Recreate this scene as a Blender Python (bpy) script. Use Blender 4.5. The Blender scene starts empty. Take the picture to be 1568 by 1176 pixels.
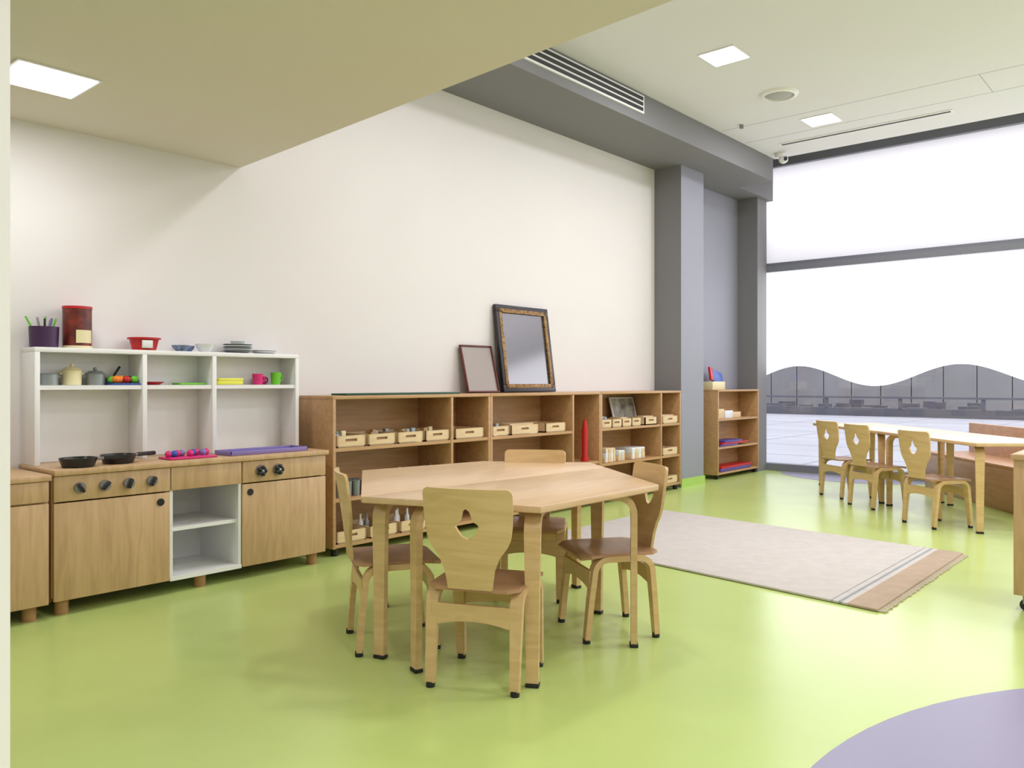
import bpy, bmesh, math, random
from mathutils import Matrix, Vector
random.seed(4)
S=bpy.context.scene
def lin(c):
    return tuple(((v/255)/12.92 if v/255<=.04045 else ((v/255+.055)/1.055)**2.4) for v in c)+(1.0,)
def newmat(name):
    m=bpy.data.materials.new(name); m.use_nodes=True
    return m,m.node_tree,m.node_tree.nodes['Principled BSDF']
def mat(name,c,rough=.5,metal=0,var=.0,vscale=6,coat=0,spec=.5,emit=0):
    m,nt,b=newmat(name)
    b.inputs['Base Color'].default_value=lin(c)
    b.inputs['Roughness'].default_value=rough; b.inputs['Metallic'].default_value=metal
    b.inputs['Specular IOR Level'].default_value=spec
    b.inputs['Coat Weight'].default_value=coat; b.inputs['Coat Roughness'].default_value=.3
    tc=nt.nodes.new('ShaderNodeTexCoord'); n=nt.nodes.new('ShaderNodeTexNoise'); n.inputs['Scale'].default_value=vscale
    n.inputs['Detail'].default_value=4
    nt.links.new(tc.outputs['Object'],n.inputs['Vector'])
    r=nt.nodes.new('ShaderNodeValToRGB')
    r.color_ramp.elements[0].position=.3; r.color_ramp.elements[1].position=.7
    r.color_ramp.elements[0].color=lin([max(0,v*(1-var)) for v in c]); r.color_ramp.elements[1].color=lin([min(255,v*(1+var*.4)) for v in c])
    nt.links.new(n.outputs['Fac'],r.inputs['Fac']); nt.links.new(r.outputs['Color'],b.inputs['Base Color'])
    return m
def wood(name,c1,c2,rough=.42,sc=(1.2,1.2,9),coat=.0):
    m,nt,b=newmat(name)
    tc=nt.nodes.new('ShaderNodeTexCoord'); mp=nt.nodes.new('ShaderNodeMapping'); mp.inputs['Scale'].default_value=sc
    n=nt.nodes.new('ShaderNodeTexNoise'); n.inputs['Scale'].default_value=3.2; n.inputs['Detail'].default_value=7; n.inputs['Distortion'].default_value=1.1
    r=nt.nodes.new('ShaderNodeValToRGB'); r.color_ramp.elements[0].position=.32; r.color_ramp.elements[1].position=.68
    r.color_ramp.elements[0].color=lin(c1); r.color_ramp.elements[1].color=lin(c2)
    nt.links.new(tc.outputs['Object'],mp.inputs['Vector']); nt.links.new(mp.outputs[0],n.inputs['Vector'])
    nt.links.new(n.outputs['Fac'],r.inputs['Fac']); nt.links.new(r.outputs['Color'],b.inputs['Base Color'])
    b.inputs['Roughness'].default_value=rough; b.inputs['Coat Weight'].default_value=coat
    return m
def emis(name,c,s):
    m=bpy.data.materials.new(name); m.use_nodes=True; nt=m.node_tree; nt.nodes.clear()
    e=nt.nodes.new('ShaderNodeEmission'); e.inputs[0].default_value=lin(c); e.inputs[1].default_value=s
    o=nt.nodes.new('ShaderNodeOutputMaterial'); nt.links.new(e.outputs[0],o.inputs[0]); return m

W_UNIT=wood('birch_cabinet',(188,152,112),(206,172,130),sc=(9,9,1.0))
W_SHELF=wood('beech_shelf',(180,138,94),(194,154,110),sc=(1,9,9))
W_CHAIR=wood('birch_ply_chair',(204,170,120),(220,188,138),rough=.35)
W_SEAT=wood('beech_seat',(168,128,94),(184,144,108),rough=.3)
W_TOP=wood('maple_table_top',(210,176,138),(222,190,152),rough=.28,sc=(1,6,6))
W_TRAY=wood('pine_tray',(214,184,142),(226,200,160),sc=(1,6,6))
W_EDGE=wood('ply_edge',(158,118,78),(176,134,92))
WHITE=mat('white_laminate',(238,237,238),.4,var=.01)
BLACK=mat('black_rubber',(22,22,24),.5)
BPAN=mat('black_enamel',(28,28,32),.3)
METAL=mat('brushed_metal',(150,150,154),.3,metal=.8)
GREYP=mat('grey_pot',(140,146,146),.35,metal=.4)
CREAM=mat('cream_enamel',(226,214,170),.35)
RED=mat('red_plastic',(190,24,28),.4)
PINK=mat('pink_plastic',(214,40,120),.4)
PURP=mat('purple_plastic',(134,118,180),.45)
DPURP=mat('dark_purple_plastic',(62,28,72),.4)
GREEN=mat('green_plastic',(110,196,50),.4)
DGREEN=mat('dark_green_board',(28,78,58),.5)
YEL=mat('yellow_plastic',(232,228,90),.4)
ORANGE=mat('orange_plastic',(240,130,30),.4)
BLUE=mat('blue_plastic',(40,80,170),.4)
CHINA=mat('white_china',(226,228,230),.25)
CHINAB=mat('blue_china',(120,140,180),.25,var=.4,vscale=60)
TIN=mat('printed_tin',(110,40,30),.35,var=.65,vscale=16)
WALL=mat('wall_cream_paint',(227,222,221),.75,var=.008,vscale=2)
JAMB=mat('jamb_cream_paint',(244,240,238),.7)
CEIL=mat('ceiling_white_paint',(226,225,229),.8)
SOFF=mat('soffit_pale_olive_paint',(226,217,206),.75)
GREY=mat('grey_paint',(124,123,126),.7)
GREYB=mat('blue_grey',(146,147,160),.6)
FRAME=mat('window_frame_grey',(128,130,142),.45)
BASEG=mat('green_coving',(170,206,96),.4)
DARK=mat('dark_slot',(48,48,52),.6)
LILAC=mat('lilac_vinyl',(146,140,168),.36,var=.02,vscale=3,spec=.4)
FLOOR=mat('green_vinyl_floor',(190,209,124),.25,var=.02,vscale=2.5,spec=.6)

class G:
    def __init__(s): s.bm=bmesh.new(); s.mats=[]
    def mi(s,m):
        if m not in s.mats: s.mats.append(m)
        return s.mats.index(m)
    def add(s,t,m,mtx=None):
        if mtx is not None: bmesh.ops.transform(t,matrix=mtx,verts=t.verts)
        i=s.mi(m)
        bmesh.ops.recalc_face_normals(t,faces=t.faces)
        for f in t.faces: f.material_index=i
        me=bpy.data.meshes.new('t'); t.to_mesh(me); t.free(); s.bm.from_mesh(me); bpy.data.meshes.remove(me)
    def box(s,x0,x1,y0,y1,z0,z1,m,bev=0,mtx=None):
        t=bmesh.new(); bmesh.ops.create_cube(t,size=1)
        bmesh.ops.transform(t,matrix=Matrix.Translation(((x0+x1)/2,(y0+y1)/2,(z0+z1)/2))@Matrix.Diagonal((x1-x0,y1-y0,z1-z0,1)),verts=t.verts)
        if bev: bmesh.ops.bevel(t,geom=t.edges[:],offset=bev,segments=2,affect='EDGES',profile=.5)
        s.add(t,m,mtx)
    def cyl(s,c,r,h,m,axis='z',r2=None,seg=24,mtx=None,bev=0):
        t=bmesh.new(); bmesh.ops.create_cone(t,cap_ends=True,segments=seg,radius1=r,radius2=r if r2 is None else r2,depth=h)
        R=Matrix.Identity(4)
        if axis=='y': R=Matrix.Rotation(math.radians(90),4,'X')
        if axis=='x': R=Matrix.Rotation(math.radians(90),4,'Y')
        bmesh.ops.transform(t,matrix=Matrix.Translation(c)@R,verts=t.verts)
        s.add(t,m,mtx)
    def rod(s,a,b,r,m,seg=10):
        a=Vector(a);b=Vector(b);d=b-a
        t=bmesh.new(); bmesh.ops.create_cone(t,cap_ends=True,segments=seg,radius1=r,radius2=r,depth=d.length)
        s.add(t,m,Matrix.Translation((a+b)/2)@d.to_track_quat('Z','Y').to_matrix().to_4x4())
    def sph(s,c,r,m,sc=(1,1,1),mtx=None):
        t=bmesh.new(); bmesh.ops.create_uvsphere(t,u_segments=16,v_segments=10,radius=r)
        bmesh.ops.transform(t,matrix=Matrix.Translation(c)@Matrix.Diagonal((*sc,1)),verts=t.verts); s.add(t,m,mtx)
    def lathe(s,prof,c,m,seg=28):
        t=bmesh.new(); rings=[]
        for r,z in prof:
            rings.append([t.verts.new((r*math.cos(2*math.pi*k/seg)+c[0],r*math.sin(2*math.pi*k/seg)+c[1],z+c[2])) for k in range(seg)] if r>1e-5 else [t.verts.new((c[0],c[1],z+c[2]))])
        for a,b in zip(rings,rings[1:]):
            for k in range(seg):
                k2=(k+1)%seg
                if len(a)==1 and len(b)==1: continue
                if len(a)==1: t.faces.new((a[0],b[k],b[k2]))
                elif len(b)==1: t.faces.new((a[k],a[k2],b[0]))
                else: t.faces.new((a[k],a[k2],b[k2],b[k]))
        s.add(t,m)
    def prism(s,poly,z0,z1,m,bev=0,mtx=None):
        t=bmesh.new(); v=[t.verts.new((x,y,z0)) for x,y in poly]; f=t.faces.new(v)
        r=bmesh.ops.extrude_face_region(t,geom=[f]); vs=[e for e in r['geom'] if isinstance(e,bmesh.types.BMVert)]
        bmesh.ops.translate(t,vec=(0,0,z1-z0),verts=vs)
        if bev: bmesh.ops.bevel(t,geom=t.edges[:],offset=bev,segments=2,affect='EDGES',profile=.5)
        s.add(t,m,mtx)
    def ribbon(s,path,ws,th,m,mtx=None):
        t=bmesh.new(); n=len(path); rows=[]
        if not isinstance(ws,(list,tuple)): ws=[ws]*n
        for i,(x,z) in enumerate(path):
            a=Vector(path[max(i-1,0)]);b=Vector(path[min(i+1,n-1)]); d=(b-a).normalized(); nx,nz=-d.y,d.x
            w=ws[i]/2
            rows.append([t.verts.new((x+nx*th/2*q,p*w,z+nz*th/2*q)) for p,q in((-1,-1),(1,-1),(1,1),(-1,1))])
        for a,b in zip(rows,rows[1:]):
            for k in range(4): t.faces.new((a[k],a[(k+1)%4],b[(k+1)%4],b[k]))
        t.faces.new(rows[0]); t.faces.new(rows[-1])
        s.add(t,m,mtx)
    def done(s,name,loc=None,rz=0,ang=.6):
        bm=s.bm
        if loc is None:
            xs=[v.co.x for v in bm.verts];ys=[v.co.y for v in bm.verts];zs=[v.co.z for v in bm.verts]
            loc=Vector(((min(xs)+max(xs))/2,(min(ys)+max(ys))/2,min(zs)))
            bmesh.ops.translate(bm,vec=-loc,verts=bm.verts)
        for f in bm.faces: f.smooth=True
        for e in bm.edges:
            if len(e.link_faces)==2 and e.calc_face_angle(9)>ang: e.smooth=False
        me=bpy.data.meshes.new(name); bm.to_mesh(me); bm.free()
        for m in s.mats: me.materials.append(m)
        o=bpy.data.objects.new(name,me); S.collection.objects.link(o); o.location=loc; o.rotation_euler=(0,0,rz); return o
def arc(cx,cz,r,a0,a1,n=7):
    return [(cx+r*math.cos(math.radians(a0+(a1-a0)*i/n)),cz+r*math.sin(math.radians(a0+(a1-a0)*i/n))) for i in range(n+1)]

# ---------------- room shell ----------------
D_=4.14   # main wall plane
BZ=3.06   # beam underside
CZ=3.295  # ceiling
SZ=2.20   # soffit underside
def simple(name,*a):
    g=G(); g.box(*a); return g.done(name)
simple('floor',-2.6,9.0,-3.6,4.3,-.1,0,FLOOR)
simple('wall_back',-2.6,9.0,D_,D_+.16,0,3.7,WALL)
simple('wall_left',-2.75,-2.6,-3.6,4.3,0,3.7,WALL)
simple('wall_front',-2.6,9.0,-3.75,-3.6,0,3.7,WALL)
simple('wall_partition',-2.6,.4285,1.40,1.52,0,SZ,JAMB)
g=G(); g.prism([(-2.6,D_),(2.41,D_),(1.97,-3.6),(-2.6,-3.6)],SZ,3.6,SOFF); g.done('ceiling_soffit')
g=G(); g.box(1.95,8.06,-3.6,3.46,CZ,3.6,CEIL); g.done('ceiling')
g=G(); g.box(8.06,9.05,-3.6,D_,3.6,3.7,GREY); g.done('ceiling_recess')
g=G(); g.box(2.2,8.02,3.46,D_,BZ,3.6,GREY); g.box(8.02,8.9,3.84,D_,BZ,3.6,GREY); g.done('ceiling_beam')
g=G(); g.box(6.83,7.27,3.852,D_,0,BZ,GREY); g.box(6.83,7.27,3.848,3.852,0,BZ,GREYB); g.done('wall_column')  # thin front sheet is lighter and bluer than the column body
g=G(); g.box(8.6,8.84,3.89,D_,0,BZ,GREY); g.done('wall_pillar')
g=G(); g.box(7.27,8.6,D_-.012,D_,0,BZ,GREYB); g.done('wall_alcove')
g=G(); g.box(6.82,7.28,3.836,3.848,0,.08,BASEG); g.box(7.27,7.282,3.848,D_-.012,0,.08,BASEG); g.box(7.28,8.6,D_-.024,D_-.012,0,.08,BASEG); g.done('baseboard_column')
g=G(); g.box(2.7,6.82,D_-.012,D_,0,.08,BASEG); g.done('baseboard_back')
g=G()
for x in (6.84,7.33): g.box(x-.002,x+.002,-1,3.44,CZ-.001,CZ,GREYB)
g.box(6.84,7.33,1.355,1.359,CZ-.001,CZ,GREYB); g.done('trim_1')
def disc(name,cx,cy,r,clipx=None):
    pts=[]
    for k in range(96):
        a=2*math.pi*k/96; x=cx+r*math.cos(a); y=cy+r*math.sin(a)
        if clipx: x=min(x,clipx)
        pts.append((x,y))
    g=G(); g.prism(pts,-.005,.0015,LILAC); g.done(name)
disc('floor_inlay',2.1,-.9,1.7); disc('floor_inlay',9.1,2.9,.86,clipx=8.8)
# ---------------- window ----------------
FILM=emis('frosted_film_glow',(250,251,255),3.0)  # film emits by itself, standing in for daylight through the pane
BL,nt,b=newmat('roller_blind_fabric'); nt.nodes.clear()
o=nt.nodes.new('ShaderNodeOutputMaterial'); ad=nt.nodes.new('ShaderNodeMixShader'); df=nt.nodes.new('ShaderNodeBsdfDiffuse'); tl=nt.nodes.new('ShaderNodeBsdfTranslucent')
df.inputs[0].default_value=(.82,.82,.84,1); tl.inputs[0].default_value=(.87,.85,.88,1); ad.inputs[0].default_value=.55
nt.links.new(df.outputs[0],ad.inputs[1]); nt.links.new(tl.outputs[0],ad.inputs[2]); nt.links.new(ad.outputs[0],o.inputs[0])
GL,nt,b=newmat('clear_glass'); nt.nodes.clear()
o=nt.nodes.new('ShaderNodeOutputMaterial'); mx=nt.nodes.new('ShaderNodeMixShader'); tr=nt.nodes.new('ShaderNodeBsdfTransparent'); gs=nt.nodes.new('ShaderNodeBsdfGlossy'); gs.inputs['Roughness'].default_value=.02
tr.inputs[0].default_value=(.92,.92,.94,1)
mx.inputs[0].default_value=.05; nt.links.new(tr.outputs[0],mx.inputs[1]); nt.links.new(gs.outputs[0],mx.inputs[2]); nt.links.new(mx.outputs[0],o.inputs[0])
g=G()
g.box(8.84,8.96,3.95,4.3,0,3.6,FRAME)
g.box(8.84,8.96,-3.6,3.95,0,.08,FRAME); g.box(8.84,8.96,-3.6,3.95,3.43,3.6,FRAME)
g.box(8.84,8.96,-3.6,3.95,2.245,2.315,FRAME); g.box(8.87,8.96,-3.6,3.95,2.315,2.35,FRAME)
g.box(8.84,8.96,-.55,-.47,0,3.6,FRAME); g.box(8.84,8.96,-3.6,-3.5,0,3.6,FRAME)
g.box(8.925,8.93,-3.5,3.95,.08,2.245,GL)
t=bmesh.new(); ys=[3.945-i*(3.945+3.5)/160 for i in range(161)]
lo=[t.verts.new((8.918,y,1.07+.11*math.cos(2*math.pi*(y-1.93)/1.62))) for y in ys]; hi=[t.verts.new((8.918,y,2.245)) for y in ys]
for i in range(160): t.faces.new((lo[i],lo[i+1],hi[i+1],hi[i]))
g.add(t,FILM)
g.done('window_1')
g=G(); t=bmesh.new(); t.faces.new([t.verts.new(p) for p in((8.9,3.93,2.352),(8.9,-3.5,2.352),(8.9,-3.5,3.5),(8.9,3.93,3.5))]); g.add(t,BL); g.done('roller_blind')
l=bpy.data.lights.new('added_blind_backlight','AREA'); l.shape='RECTANGLE'; l.size=.3; l.size_y=9.5; l.energy=40; l.color=(1,.97,1)  # added lamp outside, gives the blind its glow from behind
o=bpy.data.objects.new('added_blind_backlight',l); o.location=(9.26,.6,2.97); o.rotation_euler=(0,math.radians(90),0); S.collection.objects.link(o)
# ---------------- outside ----------------
g=G(); g.box(8.97,26,-30,40,-.2,-.05,mat('pale_terrace',(200,202,212),.6,var=.06,vscale=.4))
JT=mat('paving_joint',(160,162,172),.8)
for k in range(9): g.box(9.5+k*1.9,9.53+k*1.9,-30,40,-.05,-.048,JT)
for k in range(30): g.box(8.98,26,-29+k*2.2,-28.97+k*2.2,-.05,-.048,JT)
g.done('terrace_ground')
g=G(); PAR=mat('parapet_dark',(96,98,108),.6); g.box(26,26.3,-30,40,-.2,.2,PAR); g.box(25.9,26.1,-30,40,.5,.56,PAR)
for i in range(30): g.box(25.96,26.04,-28+i*2.2,-27.9+i*2.2,.2,.5,PAR)
g.done('terrace_railing')
g=G(); g.box(27,160,-150,200,-3.2,-3,mat('quay_ground',(190,190,194),.6,var=.2,vscale=.2)); g.done('quay_ground')
g=G(); cols=[mat('boat_white',(232,232,238),.5),mat('boat_tan',(190,164,134),.5),mat('boat_dark',(96,96,108),.5)]
for i in range(260):
    x=random.uniform(38,95); y=random.uniform(-10,.9*x); L=random.uniform(1.5,4); c=random.choice(cols)
    g.box(x,x+1.5,y,y+L,-3,-3+random.uniform(.6,1.6),c); g.box(x+.2,x+1.2,y+L*.3,y+L*.7,-3,-3+random.uniform(1.3,2.1),cols[2])
g.done('parked_vehicles')
g=G(); HILL=mat('hazy_buildings',(156,156,160),.9,var=.15,vscale=.05)
for i in range(60):
    y=-40+i*4; g.box(120,130,y,y+4.1,-3,random.uniform(3.5,5.5),HILL)
g.done('distant_buildings')

# ---------------- lights ----------------
LP=emis('led_panel',(252,253,255),6)
def panel(x,y,z,s,w):
    g=G(); g.box(x-s/2-.012,x+s/2+.012,y-s/2-.012,y+s/2+.012,z-.006,z-.0005,WHITE); g.box(x-s/2,x+s/2,y-s/2,y+s/2,z-.009,z-.006,LP); g.done('ceiling_light_panel')
    l=bpy.data.lights.new('panel_light','AREA'); l.shape='SQUARE'; l.size=s*.98; l.energy=w; l.color=(.95,.94,1.0)
    o=bpy.data.objects.new('panel_light',l); o.location=(x,y,z-.012); S.collection.objects.link(o)
panel(1.2,3.50,SZ,.28,8)
for x,y in((1.2,.2),(1.0,-1.8),(-1.2,.2),(-1.2,3.0),(-1.2,-1.8)): panel(x,y,SZ,.28,15)  # unseen panels, added to keep the ambient light flat
for x in (3.42,5.27,7.11):
    for y in (2.63,.8,-1.1,-2.8): panel(x,y,CZ,.25,18)  # beyond the far pair in view, panels are added for ambient light
W=bpy.data.worlds.new('sky'); S.world=W; W.use_nodes=True
bg=W.node_tree.nodes['Background']; bg.inputs[0].default_value=(.96,.97,1,1); bg.inputs[1].default_value=1.7
# ---------------- ceiling fittings ----------------
g=G(); g.lathe([(0,-.02),(.06,-.018),(.10,-.012),(.112,-.004)],(6.26,2.65,CZ),mat('speaker_grille',(170,170,165),.6)); g.lathe([(.112,-.002),(.118,-.02),(.14,-.016),(.15,0)],(6.26,2.65,CZ),WHITE); g.done('ceiling_speaker')
g=G(); g.cyl((6.79,3.22,CZ-.015),.018,.03,METAL); g.done('sprinkler_head')
g=G(); g.box(7.56,7.64,1.70,3.21,CZ-.006,CZ,WHITE); g.box(7.585,7.615,1.72,3.19,CZ-.009,CZ-.005,DARK); g.done('slot_diffuser')
g=G(); g.cyl((7.9,3.34,CZ-.02),.045,.04,WHITE); g.sph((7.9,3.30,CZ-.065),.04,WHITE,(1,1.2,1)); g.cyl((7.86,3.26,CZ-.07),.02,.02,DARK,'y'); g.done('security_camera')
g=G(); g.box(3.8,5.53,3.445,3.46,3.13,3.27,WHITE)
for k in range(3): g.box(3.82,5.51,3.441,3.448,3.145+k*.042,3.172+k*.042,DARK)
g.done('air_vent')

# ---------------- kitchen ----------------
YF=3.72; YB=D_-.003
def feet(g,pts,h=.06,r=.028,m=W_EDGE):
    for x,y in pts: g.cyl((x,y,h/2),r,h,m)
g=G()
x0,x1,x2,x3=1.30,1.81,2.18,2.69
g.box(x0,x3+.01,YF-.015,YB,.60,.625,W_UNIT,.004)
def cab(a,b):
    g.box(a,a+.018,YF+.02,YB,.06,.60,W_UNIT); g.box(b-.018,b,YF+.02,YB,.06,.60,W_UNIT); g.box(a,b,YF+.02,YB,.06,.08,W_UNIT); g.box(a,b,YB-.02,YB,.06,.6,W_UNIT)
    g.box(a+.003,b-.003,YF,YF+.02,.065,.482,W_UNIT,.003); g.box(a+.003,b-.003,YF,YF+.02,.488,.598,W_UNIT,.003)
cab(x0,x1); cab(x2,x3)
g.box(x1,x1+.015,YF+.01,YB,.06,.6,WHITE); g.box(x2-.015,x2,YF+.01,YB,.06,.6,WHITE); g.box(x1,x2,YB-.02,YB,.06,.6,WHITE)
g.box(x1,x2,YF+.005,YB,.06,.08,WHITE); g.box(x1,x2,YF+.03,YB,.29,.308,WHITE); g.box(x1+.003,x2-.003,YF,YF+.02,.488,.598,W_UNIT,.003)
feet(g,[(x0+.05,YF+.05),(x1+.17,YF+.05),(x3-.06,YF+.05),(x0+.05,4.05),(x3-.06,4.05)])
for kx in (1.405,1.51,1.615,1.72):
    g.cyl((kx,YF-.006,.543),.024,.012,METAL,'y'); R=Matrix.Translation((kx,YF-.018,.543))@Matrix.Rotation(random.uniform(-1,1),4,'Y')
    g.box(-.006,.006,-.012,.012,-.022,.022,BPAN,.002,mtx=R)
for kx in (2.285,2.385):
    g.cyl((kx,YF-.006,.543),.03,.012,METAL,'y')
    for a in range(5): g.sph((kx+.017*math.cos(a*1.257),YF-.018,.543+.017*math.sin(a*1.257)),.011,BPAN)
    g.sph((kx,YF-.02,.543),.01,METAL)
g.cyl((1.762,YF-.001,.44),.017,.006,BLACK,'y'); g.cyl((2.225,YF-.001,.44),.017,.006,BLACK,'y')
g.done('play_kitchen_counter')
g=G(); HY=3.965; zt=1.157; zb=.626
hx=[1.31,1.80,2.165,2.68]
g.box(hx[0],hx[3],HY,YB,zt-.022,zt,WHITE,.002); g.box(hx[0],hx[3],YB-.012,YB,zb,zt-.022,WHITE)
for i,x in enumerate(hx):
    a=x if i==0 else (x-.022 if i==3 else x-.011); g.box(a,a+.022,HY,YB-.012,zb,zt-.022,WHITE,.001)
g.box(hx[0]+.02,hx[3]-.02,HY+.006,YB-.012,.965,.985,WHITE)
g.done('play_kitchen_hutch')
g=G(); g.box(.35,1.285,3.69,YB,.585,.61,W_UNIT,.004)
for a,b in((.36,.84),(.845,1.28)):
    g.box(a,b,3.72,YB,.06,.585,W_UNIT); g.box(a+.003,b-.003,3.70,3.72,.065,.49,W_UNIT,.003); g.box(a+.003,b-.003,3.70,3.72,.497,.583,W_UNIT,.003)
    g.cyl(((a+b)/2,3.695,.44),.014,.012,BLACK,'y')
feet(g,[(.42,3.76),(1.22,3.76),(.42,4.05),(1.22,4.05)]); g.done('low_cabinet')
def tray(x,y,z,w=.2,d=.28,h=.068,items=None,name='wooden_tray'):
    g=G(); T=W_TRAY; e=.009
    g.box(x,x+w,y,y+d,z,z+.008,T); g.box(x,x+e,y,y+d,z,z+h,T); g.box(x+w-e,x+w,y,y+d,z,z+h,T); g.box(x,x+w,y+d-e,y+d,z,z+h,T)
    sl=min(.042,w*.28); c=x+w/2
    g.box(x,c-sl,y,y+e,z,z+h,T); g.box(c+sl,x+w,y,y+e,z,z+h,T); g.box(c-sl,c+sl,y,y+e,z,z+h*.5,T); g.box(c-sl,c+sl,y,y+e,z+h*.72,z+h,T)
    g.box(c-sl,c+sl,y+e+.002,y+e+.006,z+.008,z+h*.9,W_EDGE)
    if items=='color':
        for k in range(7):
            p=(x+.03+random.random()*(w-.06),y+.04+random.random()*(d-.1)); hh=random.uniform(.05,.095)
            g.box(p[0]-.015,p[0]+.015,p[1]-.015,p[1]+.015,z+.008,z+hh,random.choice([CREAM,GREYP,W_EDGE,CHINA,GREYP]),.002)
    if items=='bottle':
        for k in range(4):
            px=x+.035+k*(w-.07)/3; g.lathe([(0,0),(.016,0),(.016,.07),(.007,.09),(.007,.12),(0,.12)],(px,y+.06+random.random()*.1,z+.008),random.choice([GREYP,CHINA,RED,GREYP,GREYP]),12)
    if items=='paper': g.box(x+.02,x+w-.02,y+.03,y+d-.03,z+.008,z+h+.01,W_TRAY)
    return g.done(name)
tray(.50,3.78,.611,.55,.3,.075,'color')
def pan(x,y,z,r,ang,h=.035):
    g=G(); g.lathe([(0,0),(r*.82,0),(r,h),(r-.005,h),(r*.79,.005),(0,.005)],(x,y,z),BPAN)
    d=Vector((math.cos(ang),math.sin(ang),0)); p=Vector((x,y,z+h-.008)); g.rod(p+d*(r-.005),p+d*(r+.03),.007,METAL); g.rod(p+d*(r+.025),p+d*(r+.12),.01,BPAN); g.done('toy_frying_pan')
pan(1.43,3.80,.626,.078,-.15,.04); pan(1.62,3.84,.626,.078,.25,.04)
g=G(); g.box(1.835,2.075,3.77,3.90,.626,.636,PINK,.003)
for k in range(9): g.sph((1.855+k*.025,3.80+random.random()*.06,.65),.017,random.choice([PINK,PINK,PURP,BLUE,PINK]),(1,1,1))
g.done('toy_muffin_tray')
g=G(); g.box(2.14,2.60,3.76,3.92,.626,.634,PURP,.003)
for a in((2.14,2.60,3.76,3.768),(2.14,2.60,3.912,3.92),(2.14,2.148,3.76,3.92),(2.592,2.60,3.76,3.92)): g.box(*a,.63,.648,PURP,.002)
g.done('purple_tray')
zt+=.0005
g=G(); g.lathe([(0,0),(.058,0),(.062,.095),(.058,.095),(.054,.004),(0,.004)],(1.375,4.045,zt),DPURP)
for k in range(10):
    a=random.uniform(0,6.28); r=random.uniform(.03,.085); g.rod((1.375+.01*math.cos(a),4.045+.01*math.sin(a),zt+.01),(1.375+r*math.cos(a),4.045+r*.7*math.sin(a),zt+random.uniform(.12,.16)),.0045,random.choice([GREYP,DPURP,PURP,GREEN,METAL]),8)
g.done('utensil_pot')
g=G(); g.cyl((1.52,4.05,zt+.095),.062,.19,TIN,seg=32); g.cyl((1.52,4.05,zt+.191),.064,.012,RED,seg=32); g.cyl((1.52,4.05,zt+.006),.064,.012,CREAM,seg=32)
t=bmesh.new(); vs=[]
for zz in (.025,.085): vs.append([t.verts.new((1.52+.0632*math.cos(a),4.05+.0632*math.sin(a),zt+zz)) for a in [math.radians(-115+i*12) for i in range(7)]])
for k in range(6): t.faces.new((vs[0][k],vs[0][k+1],vs[1][k+1],vs[1][k]))
g.add(t,CREAM); g.done('storage_tin')
g=G(); g.lathe([(0,0),(.055,0),(.068,.055),(.078,.055),(.078,.063),(.064,.063),(.05,.006),(0,.006)],(1.83,4.04,zt),RED); g.box(1.79,1.84,3.965,3.978,zt+.01,zt+.048,CHINA,.002); g.done('red_tub')
def bowl(x,y,z,r,h,m,name='toy_bowl'):
    g=G(); g.lathe([(0,0),(r*.5,0),(r*.85,h*.5),(r,h),(r-.004,h),(r*.8,h*.5),(r*.45,.004),(0,.004)],(x,y,z),m); g.done(name)
bowl(2.00,4.0,zt,.046,.03,CHINAB); bowl(2.07,4.08,zt,.042,.032,CHINAB); bowl(2.14,4.02,zt,.048,.042,CHINA)
g=G()
for k in range(5): g.lathe([(0,0),(.045,0),(.078,.010),(.078,.013),(.045,.004),(0,.004)],(2.34,4.04,zt+k*.009),CHINA if k%2 else GREYP)
g.lathe([(0,0),(.025,0),(.04,.025),(.036,.025),(0,.004)],(2.34,4.04,zt+.040),CHINA); g.done('toy_plate_stack')
g=G()
for k in range(2): g.lathe([(0,0),(.045,0),(.07,.010),(.07,.013),(.045,.004),(0,.004)],(2.51,4.05,zt+k*.008),CHINA)
g.done('toy_plate_stack')
z=.986
def pot(x,y,r,h,m,handle=True,lid=False):
    g=G(); g.lathe([(0,0),(r,0),(r,h),(r+.004,h+.003),(r-.004,h+.003),(r-.004,.006),(0,.006)],(x,y,z),m)
    if lid: g.lathe([(r,h+.004),(r*.7,h+.014),(0,h+.018)],(x,y,z),m); g.sph((x,y,z+h+.024),.009,m)
    if handle:
        g.rod((x+r,y,z+h*.8),(x+r+.010,y,z+h*.8),.005,m); g.rod((x-r,y,z+h*.8),(x-r-.010,y,z+h*.8),.005,m)
    g.done('toy_cooking_pot')
pot(1.39,4.04,.042,.05,GREYP); pot(1.495,4.05,.042,.068,CREAM,True,True); pot(1.60,4.05,.042,.052,GREYP,True,True)
g=G(); g.lathe([(0,0),(.026,0),(.026,.035),(.022,.035),(.022,.005),(0,.005)],(1.685,4.098,z),GREYP); g.rod((1.69,4.08,z+.03),(1.73,4.085,z+.09),.006,BPAN); g.done('toy_saucepan')
g=G(); g.box(1.648,1.785,3.973,4.065,z,z+.008,BLUE,.002)
for k in range(8): g.sph((1.668+k*.0142,3.998+random.random()*.045,z+.027),.019,[GREEN,ORANGE,ORANGE,YEL,RED,ORANGE,DGREEN,GREEN,YEL][k],(1.1,1,.95))
g.done('toy_food_tray')
g=G(); g.lathe([(0,0),(.03,0),(.055,.016),(.05,.016),(0,.005)],(1.87,4.03,z),RED); g.done('red_plate')
g=G(); g.box(2.00,2.14,4.0,4.1,z,z+.010,GREEN,.002); g.done('green_board')
g=G(); g.box(2.19,2.34,3.98,4.08,z,z+.02,YEL,.004); g.box(2.20,2.345,3.985,4.085,z+.02,z+.035,YEL,.004); g.done('yellow_sponge_stack')
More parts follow.
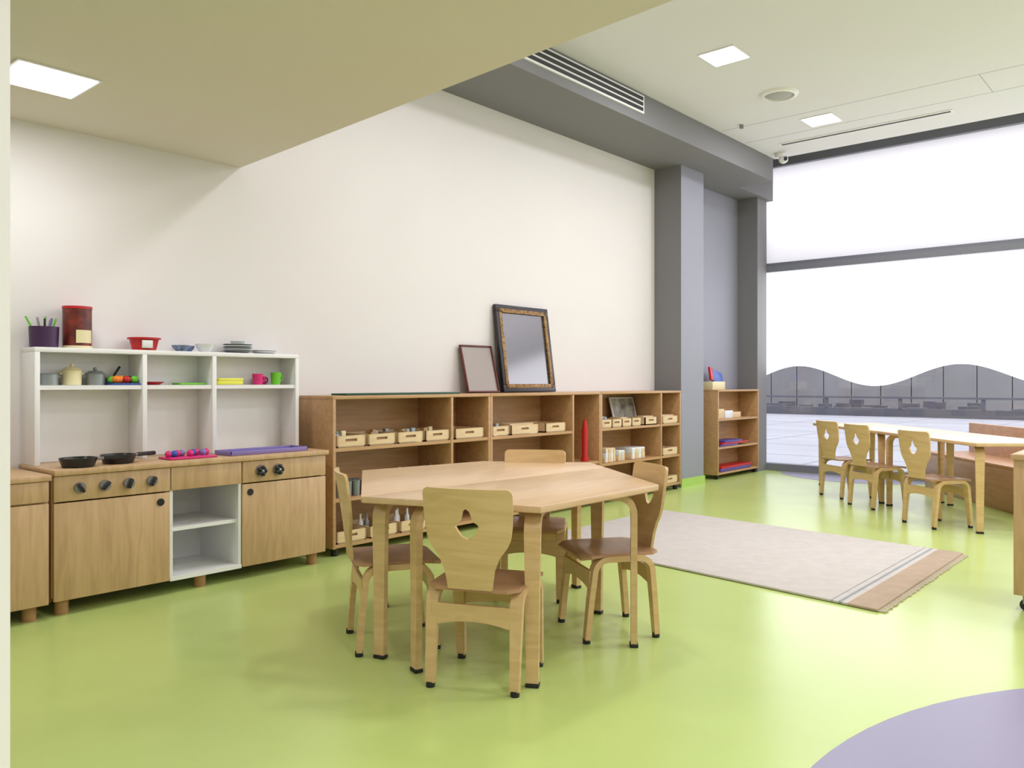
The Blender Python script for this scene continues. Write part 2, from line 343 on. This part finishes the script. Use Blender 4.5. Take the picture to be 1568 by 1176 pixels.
def cup(x,y,m,h=.055):
    g=G(); g.lathe([(0,0),(.024,0),(.03,h),(.026,h),(.02,.005),(0,.005)],(x,y,z),m)
    pts=[(x+.028+.016*math.sin(a),y,z+h*.55-.016*math.cos(a)) for a in [0,.8,1.57,2.3,3.14]]
    for a,b in zip(pts,pts[1:]): g.rod(a,b,.004,m,8)
    g.done('toy_cup')
cup(2.45,4.02,PINK,.06); cup(2.565,4.02,GREEN,.068); cup(2.51,4.085,PINK,.045)

# ---------------- shelf units ----------------
def shelf_unit(x0,y0,widths,levels,depth=.4,h=.92,wheels=False,name='shelf_unit'):
    g=G(); t=.02; w=sum(widths); W_=W_SHELF
    g.box(x0,x0+w,y0,y0+depth,h-t,h,W_,.003)
    g.box(x0,x0+w,y0+depth-.012,y0+depth,.045,h-t,W_)
    xs=[x0]
    for a in widths: xs.append(xs[-1]+a)
    for i,x in enumerate(xs):
        a=x if i==0 else (x-t if i==len(xs)-1 else x-t/2)
        g.box(a,a+t,y0,y0+depth-.012,.045,h-t,W_,.002)
    for i,lv in enumerate(levels):
        for z in lv: g.box(xs[i]+t*.5,xs[i+1]-t*.5,y0+.004,y0+depth-.012,z-t,z,W_)
    for x in (x0+.04,x0+w-.04):
        for y in (y0+.04,y0+depth-.05):
            if wheels: g.cyl((x,y,.026),.025,.02,BLACK,'x')
            else: g.cyl((x,y,.023),.022,.046,BLACK)
    return g.done(name)
A=.95;B=.37; L3=[.068,.33,.62]
U=[2.795,4.118,5.441]; SD=.335
shelf_unit(U[0],3.80,[A,B],[L3,L3],SD); shelf_unit(U[1],3.80,[A,B],[L3,[.068,.36]],SD); shelf_unit(U[2],3.80,[A,B-.02],[L3,L3],SD)
shelf_unit(7.60,3.86,[.97],[L3],depth=.25,wheels=True)
for k in range(4): tray(U[0]+.035+k*.23,3.81,.621,.205,items='color')
tray(U[0]+A+.04,3.81,.621,.27,items=None)
for k in range(3): tray(U[0]+.035+k*.24,3.81,.069,.21,items='bottle')
for k in range(2): tray(U[0]+.5+k*.23,3.81,.331,.205,items='bottle')
tray(U[0]+A+.04,3.81,.331,.27,items='color')
g=G()
for k in range(9):
    p=(U[0]+.08+(k%5)*.06,3.85+(k//5)*.08); g.lathe([(0,0),(.022,0),(.026,.09),(.022,.09),(.02,.005),(0,.005)],(p[0],p[1],.331),GREYP,14)
g.done('glass_jars')
for k,(a,w) in enumerate(((.03,.17),(.23,.30),(.62,.24))): tray(U[1]+a,3.81,.621,w,items=['color','paper',None][k])
for k in range(3): tray(U[1]+.05+k*.29,3.81,.331,.22,items='paper')
g=G(); g.lathe([(0,0),(.032,0),(.032,.02),(.024,.05),(.026,.25),(.012,.33),(0,.34)],(5.315,3.87,.361),RED); g.done('red_skittle')
for k in range(4): tray(U[2]+.03+k*.15,3.81,.621,.14,d=.17,items=['color',None,'paper',None][k])
tray(U[2]+.69,3.81,.621,.2,d=.14,items='paper')
g=G(); mt=Matrix.Translation((U[2]+.72,4.02,.6215))@Matrix.Rotation(-.25,4,'X'); 
g.box(-.19,.19,0,.012,0,.25,CHINA,.002,mt); g.box(-.17,.17,-.003,.002,.015,.235,mat('card_print',(170,168,158),.6,var=.6,vscale=9),0,mt)
g.done('picture_card')
for a,w,h,n in((.1,.16,.12,3),(.30,.10,.09,2),(.50,.22,.10,2)):
    g=G()
    for k in range(n): g.box(U[2]+a+k*.006,U[2]+a+w-k*.004,3.83,4.0,.3305+k*h/n,.330+(k+1)*h/n,[W_TRAY,CHINA,W_TRAY][k],.004)
    for k in range(4): g.box(U[2]+a+.01+k*w/4.2,U[2]+a+w/4.2*(k+.85),3.826,3.83,.335,.33+h-.01,W_TRAY if k%2 else CHINA)
    g.done('wooden_block_box')
for lv,im in((.621,'paper'),(.331,'color'),(.069,None)): tray(U[2]+A+.04,3.81,lv,.26,items=im)
for k in range(3): tray(U[2]+.05+k*.29,3.81,.069,.22,items='color')
g=G(); mt=Matrix.Translation((7.70,3.95,.9205)); g.box(-.04,.24,0,.12,0,.085,CREAM,.003,mt)
mr=mt@Matrix.Translation((.07,.03,.085))@Matrix.Rotation(.25,4,'Y')@Matrix.Rotation(-.25,4,'X'); g.box(-.07,.2,0,.02,0,.14,BLUE,.002,mr); g.box(-.09,-.03,-.003,.02,0,.142,RED,.002,mr); g.done('picture_book_box')
g=G(); g.box(7.70,7.82,3.9,4.02,.621,.72,W_TRAY,.003); g.box(7.84,8.02,3.9,4.0,.621,.70,CHINA,.003); g.box(7.66,7.70,3.9,3.98,.621,.78,CREAM,.003); g.box(8.05,8.25,3.92,4.0,.621,.68,W_TRAY,.003); g.done('wooden_block_box')
BVI=mat('violet_box',(84,70,150),.4)
g=G(); g.box(7.70,8.1,3.88,4.06,.331,.35,BVI,.003); g.box(7.75,8.35,3.88,4.06,.35,.368,RED,.003); g.box(7.8,8.2,3.88,4.06,.368,.388,BVI,.003); g.done('board_game_stack')
g=G(); g.box(7.70,8.4,3.88,4.06,.069,.10,BVI,.003); g.box(7.72,8.45,3.88,4.06,.10,.12,RED,.003); g.done('board_game_stack')
g=G(); g.box(2.95,3.90,3.88,4.03,.9205,.932,DGREEN,.002); g.done('green_cutting_mat')
def lean(name,x0,x1,yb,yt,h,fw,mats,inner,th=.03):
    a=math.asin((yt-yb)/h); mt=Matrix.Translation((x0,yb,.921))@Matrix.Rotation(-a,4,'X'); w=x1-x0; g=G()
    fr,gold=mats
    for (a0,a1,b0,b1) in ((0,w,0,fw),(0,w,h-fw,h),(0,fw,fw,h-fw),(w-fw,w,fw,h-fw)): g.box(a0,a1,-th,0,b0,b1,fr,.004,mt)
    if gold:
        q=fw*.55
        for (a0,a1,b0,b1) in ((q,w-q,q,fw+.006),(q,w-q,h-fw-.006,h-q),(q,fw+.006,q,h-q),(w-fw-.006,w-q,q,h-q)): g.box(a0,a1,-th-.004,-th+.01,b0,b1,gold,.002,mt)
    g.box(fw*.8,w-fw*.8,-th+.012,-.004,fw*.8,h-fw*.8,inner,0,mt); g.done(name)
MIR=mat('mirror_glass',(138,136,140),.14,metal=.75)
lean('mirror_frame',4.495,5.12,4.04,4.132,.67,.055,(mat('dark_frame_wood',(36,30,36),.35),mat('antique_gold',(150,112,60),.45,metal=.2,var=.5,vscale=50)),MIR)
lean('picture_board',4.125,4.46,4.04,4.125,.355,.012,(mat('mahogany_edge',(96,34,24),.35),None),mat('board_face',(160,150,144),.3,metal=.3),.022)

# ---------------- table ----------------
def bent_leg(g,x,y,ang,top,w=.05):
    mt=Matrix.Translation((x,y,0))@Matrix.Rotation(ang,4,'Z')
    r=.06; zt_=top-.012
    path=[(0,.012),(0,.3),(0,zt_-r)]+arc(r,zt_-r,r,180,90)[1:]+[(r+.10,zt_)]
    ws=[w*.8]+[w*.95]+[w*1.1]*(len(path)-2)
    g.ribbon(path,ws,.024,W_CHAIR,mt); g.box(-.016,.016,-w*.45,w*.45,0,.014,BLACK,.003,mt)
def table(name,poly,legs,z=.6,th=.022):
    g=G(); cx=sum(p[0] for p in poly)/len(poly); cy=sum(p[1] for p in poly)/len(poly)
    g.prism(poly,z-th,z,W_TOP,.003)
    g.prism([(cx+(x-cx)*.998,cy+(y-cy)*.998) for x,y in poly],z-th-.0015,z-th+.001,W_EDGE)
    for x,y in legs: bent_leg(g,x,y,math.atan2(cy-y,cx-x),z-th-.001)
    g.done(name)
Bv=(1.783,2.263);Cv=(2.02,1.645);Dv=(2.755,1.65);Ev=(3.292,2.362);Fv=(2.987,2.811);Av=(2.316,2.931)
Xv=(Dv[0]+(Ev[0]-Dv[0])*.72,Dv[1]+(Ev[1]-Dv[1])*.72)
table('trapezoid_table',[(Bv[0]+.001,Bv[1]-.003),Cv,Dv,(Xv[0],Xv[1]-.003)],[(1.888,2.092),(2.045,1.70),(2.61,1.672),(2.88,2.03)])
table('trapezoid_table',[Bv,Xv,Ev,Fv,Av],[(1.895,2.292),(2.34,2.80),(2.93,2.70),(3.17,2.36)])
# ---------------- chairs ----------------
def chair(x,y,ang):
    """x,y: midpoint of rear feet; faces +x local rotated by ang"""
    g=G(); hw=.145
    for s in(-1,1):
        mt=Matrix.Translation((0,s*hw,0)); r=.055; zt_=.318
        path=[(0,.015),(.012,.16),(.022,zt_-r)]+arc(.022+r,zt_-r,r,180,90)[1:]+arc(.262-r,zt_-r,r,90,0)+[(.275,.16),(.29,.015)]
        n=len(path); ws=[.03,.036]+[.042]*(n-4)+[.036,.03]
        g.ribbon(path,ws,.022,W_CHAIR,mt)
        g.cyl((0,s*hw,.009),.015,.018,BLACK,seg=14); g.cyl((.29,s*hw,.009),.015,.018,BLACK,seg=14)
    for xx in (.015,.272):
        t=bmesh.new(); n=12; v=[]
        top=[(-hw+2*hw*i/n,.275) for i in range(n+1)]; bot=[(hw-2*hw*i/n,.20+.022*(1-(2*i/n-1)**2)) for i in range(n+1)]
        f=t.faces.new([t.verts.new((xx-.007,a,b)) for a,b in top+bot]); r=bmesh.ops.extrude_face_region(t,geom=[f])
        bmesh.ops.translate(t,vec=(.014,0,0),verts=[e for e in r['geom'] if isinstance(e,bmesh.types.BMVert)]); g.add(t,W_CHAIR)
    t=bmesh.new(); N=10; grid=[]
    for i in range(N+1):
        row=[]; u=i/N; xx=-.015+u*.325
        hwid=.165-.012*(1-u)
        cr=.03; dx=min(xx+.015,.31-xx); 
        if dx<cr: hwid-=cr-math.sqrt(max(0,cr*cr-(cr-dx)**2))
        for j in range(9):
            v=-1+2*j/8; zz=.338-.010*(1-v*v)*math.sin(math.pi*min(1,u*1.1))-(.012*((u-.8)/.2)**2 if u>.8 else 0); row.append(t.verts.new((xx,v*hwid,zz)))
        grid.append(row)
    for a,b in zip(grid,grid[1:]):
        for j in range(8): t.faces.new((a[j],a[j+1],b[j+1],b[j]))
    bmesh.ops.recalc_face_normals(t,faces=t.faces); bmesh.ops.solidify(t,geom=t.faces[:],thickness=.012); g.add(t,W_SEAT)
    keys=[(.335,.075),(.36,.078),(.40,.085),(.44,.102),(.475,.128),(.50,.140),(.54,.146),(.60,.150),(.645,.150),(.657,.146),(.664,.135)]
    def wz(z):
        for (a,wa),(b,wb) in zip(keys,keys[1:]):
            if a<=z<=b: return wa+(wb-wa)*(z-a)/(b-a)
        return keys[-1][1]
    hk=[(.500,0),(.508,.018),(.526,.032),(.542,.040),(.550,.036),(.560,.020),(.576,.016),(.592,.011),(.60,0)]
    def hz(z):
        for (a,wa),(b,wb) in zip(hk,hk[1:]):
            if a<=z<=b: return wa+(wb-wa)*(z-a)/(b-a)
        return 0
    zs=sorted(set([k[0] for k in keys]+[k[0] for k in hk]+[.517,.534,.568,.584,.42,.46,.62,.38]))
    t=bmesh.new(); rows=[]
    for zz in zs:
        w=wz(zz);h=hz(zz); cols=[-w+(w-h)*j/5 for j in range(6)]+[h+(w-h)*j/5 for j in range(6)]
        u=(zz-.335)/.33; bx=-.012-.038*u-.012*u*u
        rows.append([t.verts.new((bx+.9*c*c*(.3+.7*u),c,zz)) for c in cols])
    for i in range(len(zs)-1):
        a,b=rows[i],rows[i+1]
        for j in list(range(5))+list(range(6,11)): t.faces.new((a[j],a[j+1],b[j+1],b[j]))
    bmesh.ops.remove_doubles(t,verts=t.verts,dist=.0004)
    bmesh.ops.recalc_face_normals(t,faces=t.faces); bmesh.ops.solidify(t,geom=t.faces[:],thickness=.011); g.add(t,W_CHAIR)
    return g.done('childs_chair',(x,y,0),ang,ang=.7)
D=math.radians
chair(1.885,1.822,D(24)); chair(2.842,1.79,D(147)); chair(1.93,2.49,D(-31)); chair(3.06,2.535,D(214))
u=Vector((math.cos(D(43)),math.sin(D(43)))); v=Vector((math.cos(D(-47)),math.sin(D(-47)))); P=Vector((5.97,1.20))
def q(a,b): r=P+u*a+v*b; return (r.x,r.y)
for a in (0,1.33):
    table('rectangular_table',[q(a,0),q(a,.62),q(a+1.32,.62),q(a+1.32,0)],[q(a+.06,.06),q(a+.06,.56),q(a+1.26,.56),q(a+1.26,.06)])
chair(6.10,1.58,D(-36)); chair(6.70,2.16,D(-36)); chair(7.13,2.55,D(-36))
g=G(); Rm=Matrix.Translation((7.0,.62,0))@Matrix.Rotation(D(38),4,'Z')
W_B=wood('oak_bench',(176,128,88),(194,146,104),sc=(1,6,6))
g.box(0,1.9,0,.38,.0,.33,W_SEAT,.003,Rm); g.box(-.01,1.91,-.02,.38,.33,.355,W_B,.003,Rm); g.box(0,1.9,-.06,-.02,0,.62,W_B,.003,Rm); g.box(-.03,-.01,-.06,.38,0,.62,W_B,.003,Rm); g.done('storage_bench')
g=G(); g.box(4.11,4.13,-.4,.683,.07,.66,W_UNIT,.002); g.box(4.53,4.55,-.4,.683,.07,.66,W_UNIT,.002); g.box(4.13,4.53,.663,.683,.07,.66,W_UNIT); g.box(4.13,4.53,-.4,-.38,.07,.66,W_UNIT)
g.box(4.10,4.56,-.41,.693,.66,.685,W_UNIT,.003); g.box(4.13,4.53,-.38,.663,.07,.09,W_UNIT); g.box(4.13,4.53,-.38,.663,.35,.37,W_UNIT)
for x,y in((4.15,.64),(4.51,.64),(4.15,-.36),(4.51,-.36)): g.cyl((x,y,.025),.025,.02,BLACK,'x'); g.box(x-.015,x+.015,y-.012,y+.012,.03,.07,METAL)
g.done('mobile_cabinet')
# ---------------- rug ----------------
RUG,nt,b=newmat('cream_pile_rug'); tc=nt.nodes.new('ShaderNodeTexCoord'); sp=nt.nodes.new('ShaderNodeSeparateXYZ'); nt.links.new(tc.outputs['Object'],sp.inputs[0])
r=nt.nodes.new('ShaderNodeValToRGB'); r.color_ramp.interpolation='CONSTANT'
mr=nt.nodes.new('ShaderNodeMapRange'); mr.inputs[1].default_value=-1.08; mr.inputs[2].default_value=1.08; nt.links.new(sp.outputs[1],mr.inputs[0]); nt.links.new(mr.outputs[0],r.inputs[0])
body=lin((202,195,190)); tan=lin((182,162,142)); st=lin((156,160,162))
e=r.color_ramp.elements; e[0].position=0; e[0].color=tan; e[1].position=.06; e[1].color=body
for p,c in((.072,st),(.080,body),(.090,st),(.096,body)):
    x=e.new(p); x.color=c
n=nt.nodes.new('ShaderNodeTexNoise'); n.inputs['Scale'].default_value=14; n.inputs['Detail'].default_value=8; nt.links.new(tc.outputs['Object'],n.inputs[0])
mx=nt.nodes.new('ShaderNodeMixRGB'); mx.blend_type='MULTIPLY'; mx.inputs[0].default_value=.18; nt.links.new(r.outputs[0],mx.inputs[1])
r2=nt.nodes.new('ShaderNodeValToRGB'); r2.color_ramp.elements[0].position=.35; r2.color_ramp.elements[0].color=(.6,.6,.6,1); r2.color_ramp.elements[1].position=.65; nt.links.new(n.outputs['Fac'],r2.inputs[0]); nt.links.new(r2.outputs[0],mx.inputs[2])
nt.links.new(mx.outputs[0],b.inputs['Base Color']); b.inputs['Roughness'].default_value=.95; b.inputs['Specular IOR Level'].default_value=.1
bp=nt.nodes.new('ShaderNodeBump'); bp.inputs['Strength'].default_value=.25; bp.inputs['Distance'].default_value=.006; nt.links.new(n.outputs['Fac'],bp.inputs['Height']); nt.links.new(bp.outputs[0],b.inputs['Normal'])
g=G(); cx,cy=4.60,2.20
R=[(3.69,1.12),(5.24,1.12),(5.48,3.28),(3.96,3.28)]
g.prism([(x-cx,y-cy) for x,y in R],.0018,.014,RUG,.004)
FR=mat('rug_fringe',(206,192,172),.9)
for k in range(77):
    x=3.697+k*.02-cx; g.box(x,x+.009,1.09-cy+random.uniform(-.005,.005),1.122-cy,.0018,.007,FR)
g.done('area_rug',(cx,cy,0),0)
# ---------------- camera ----------------
c=bpy.data.cameras.new('cam'); o=bpy.data.objects.new('cam',c); S.collection.objects.link(o); o.location=(0,0,1.0)
c.sensor_width=36; c.lens=1240/1568*36; o.rotation_euler=(math.radians(90),0,math.radians(41.2-90)); c.shift_y=-.0019; c.clip_start=.02; c.clip_end=500
S.camera=o
S.view_settings.view_transform='Standard'; S.view_settings.look='None'; S.view_settings.exposure=.0
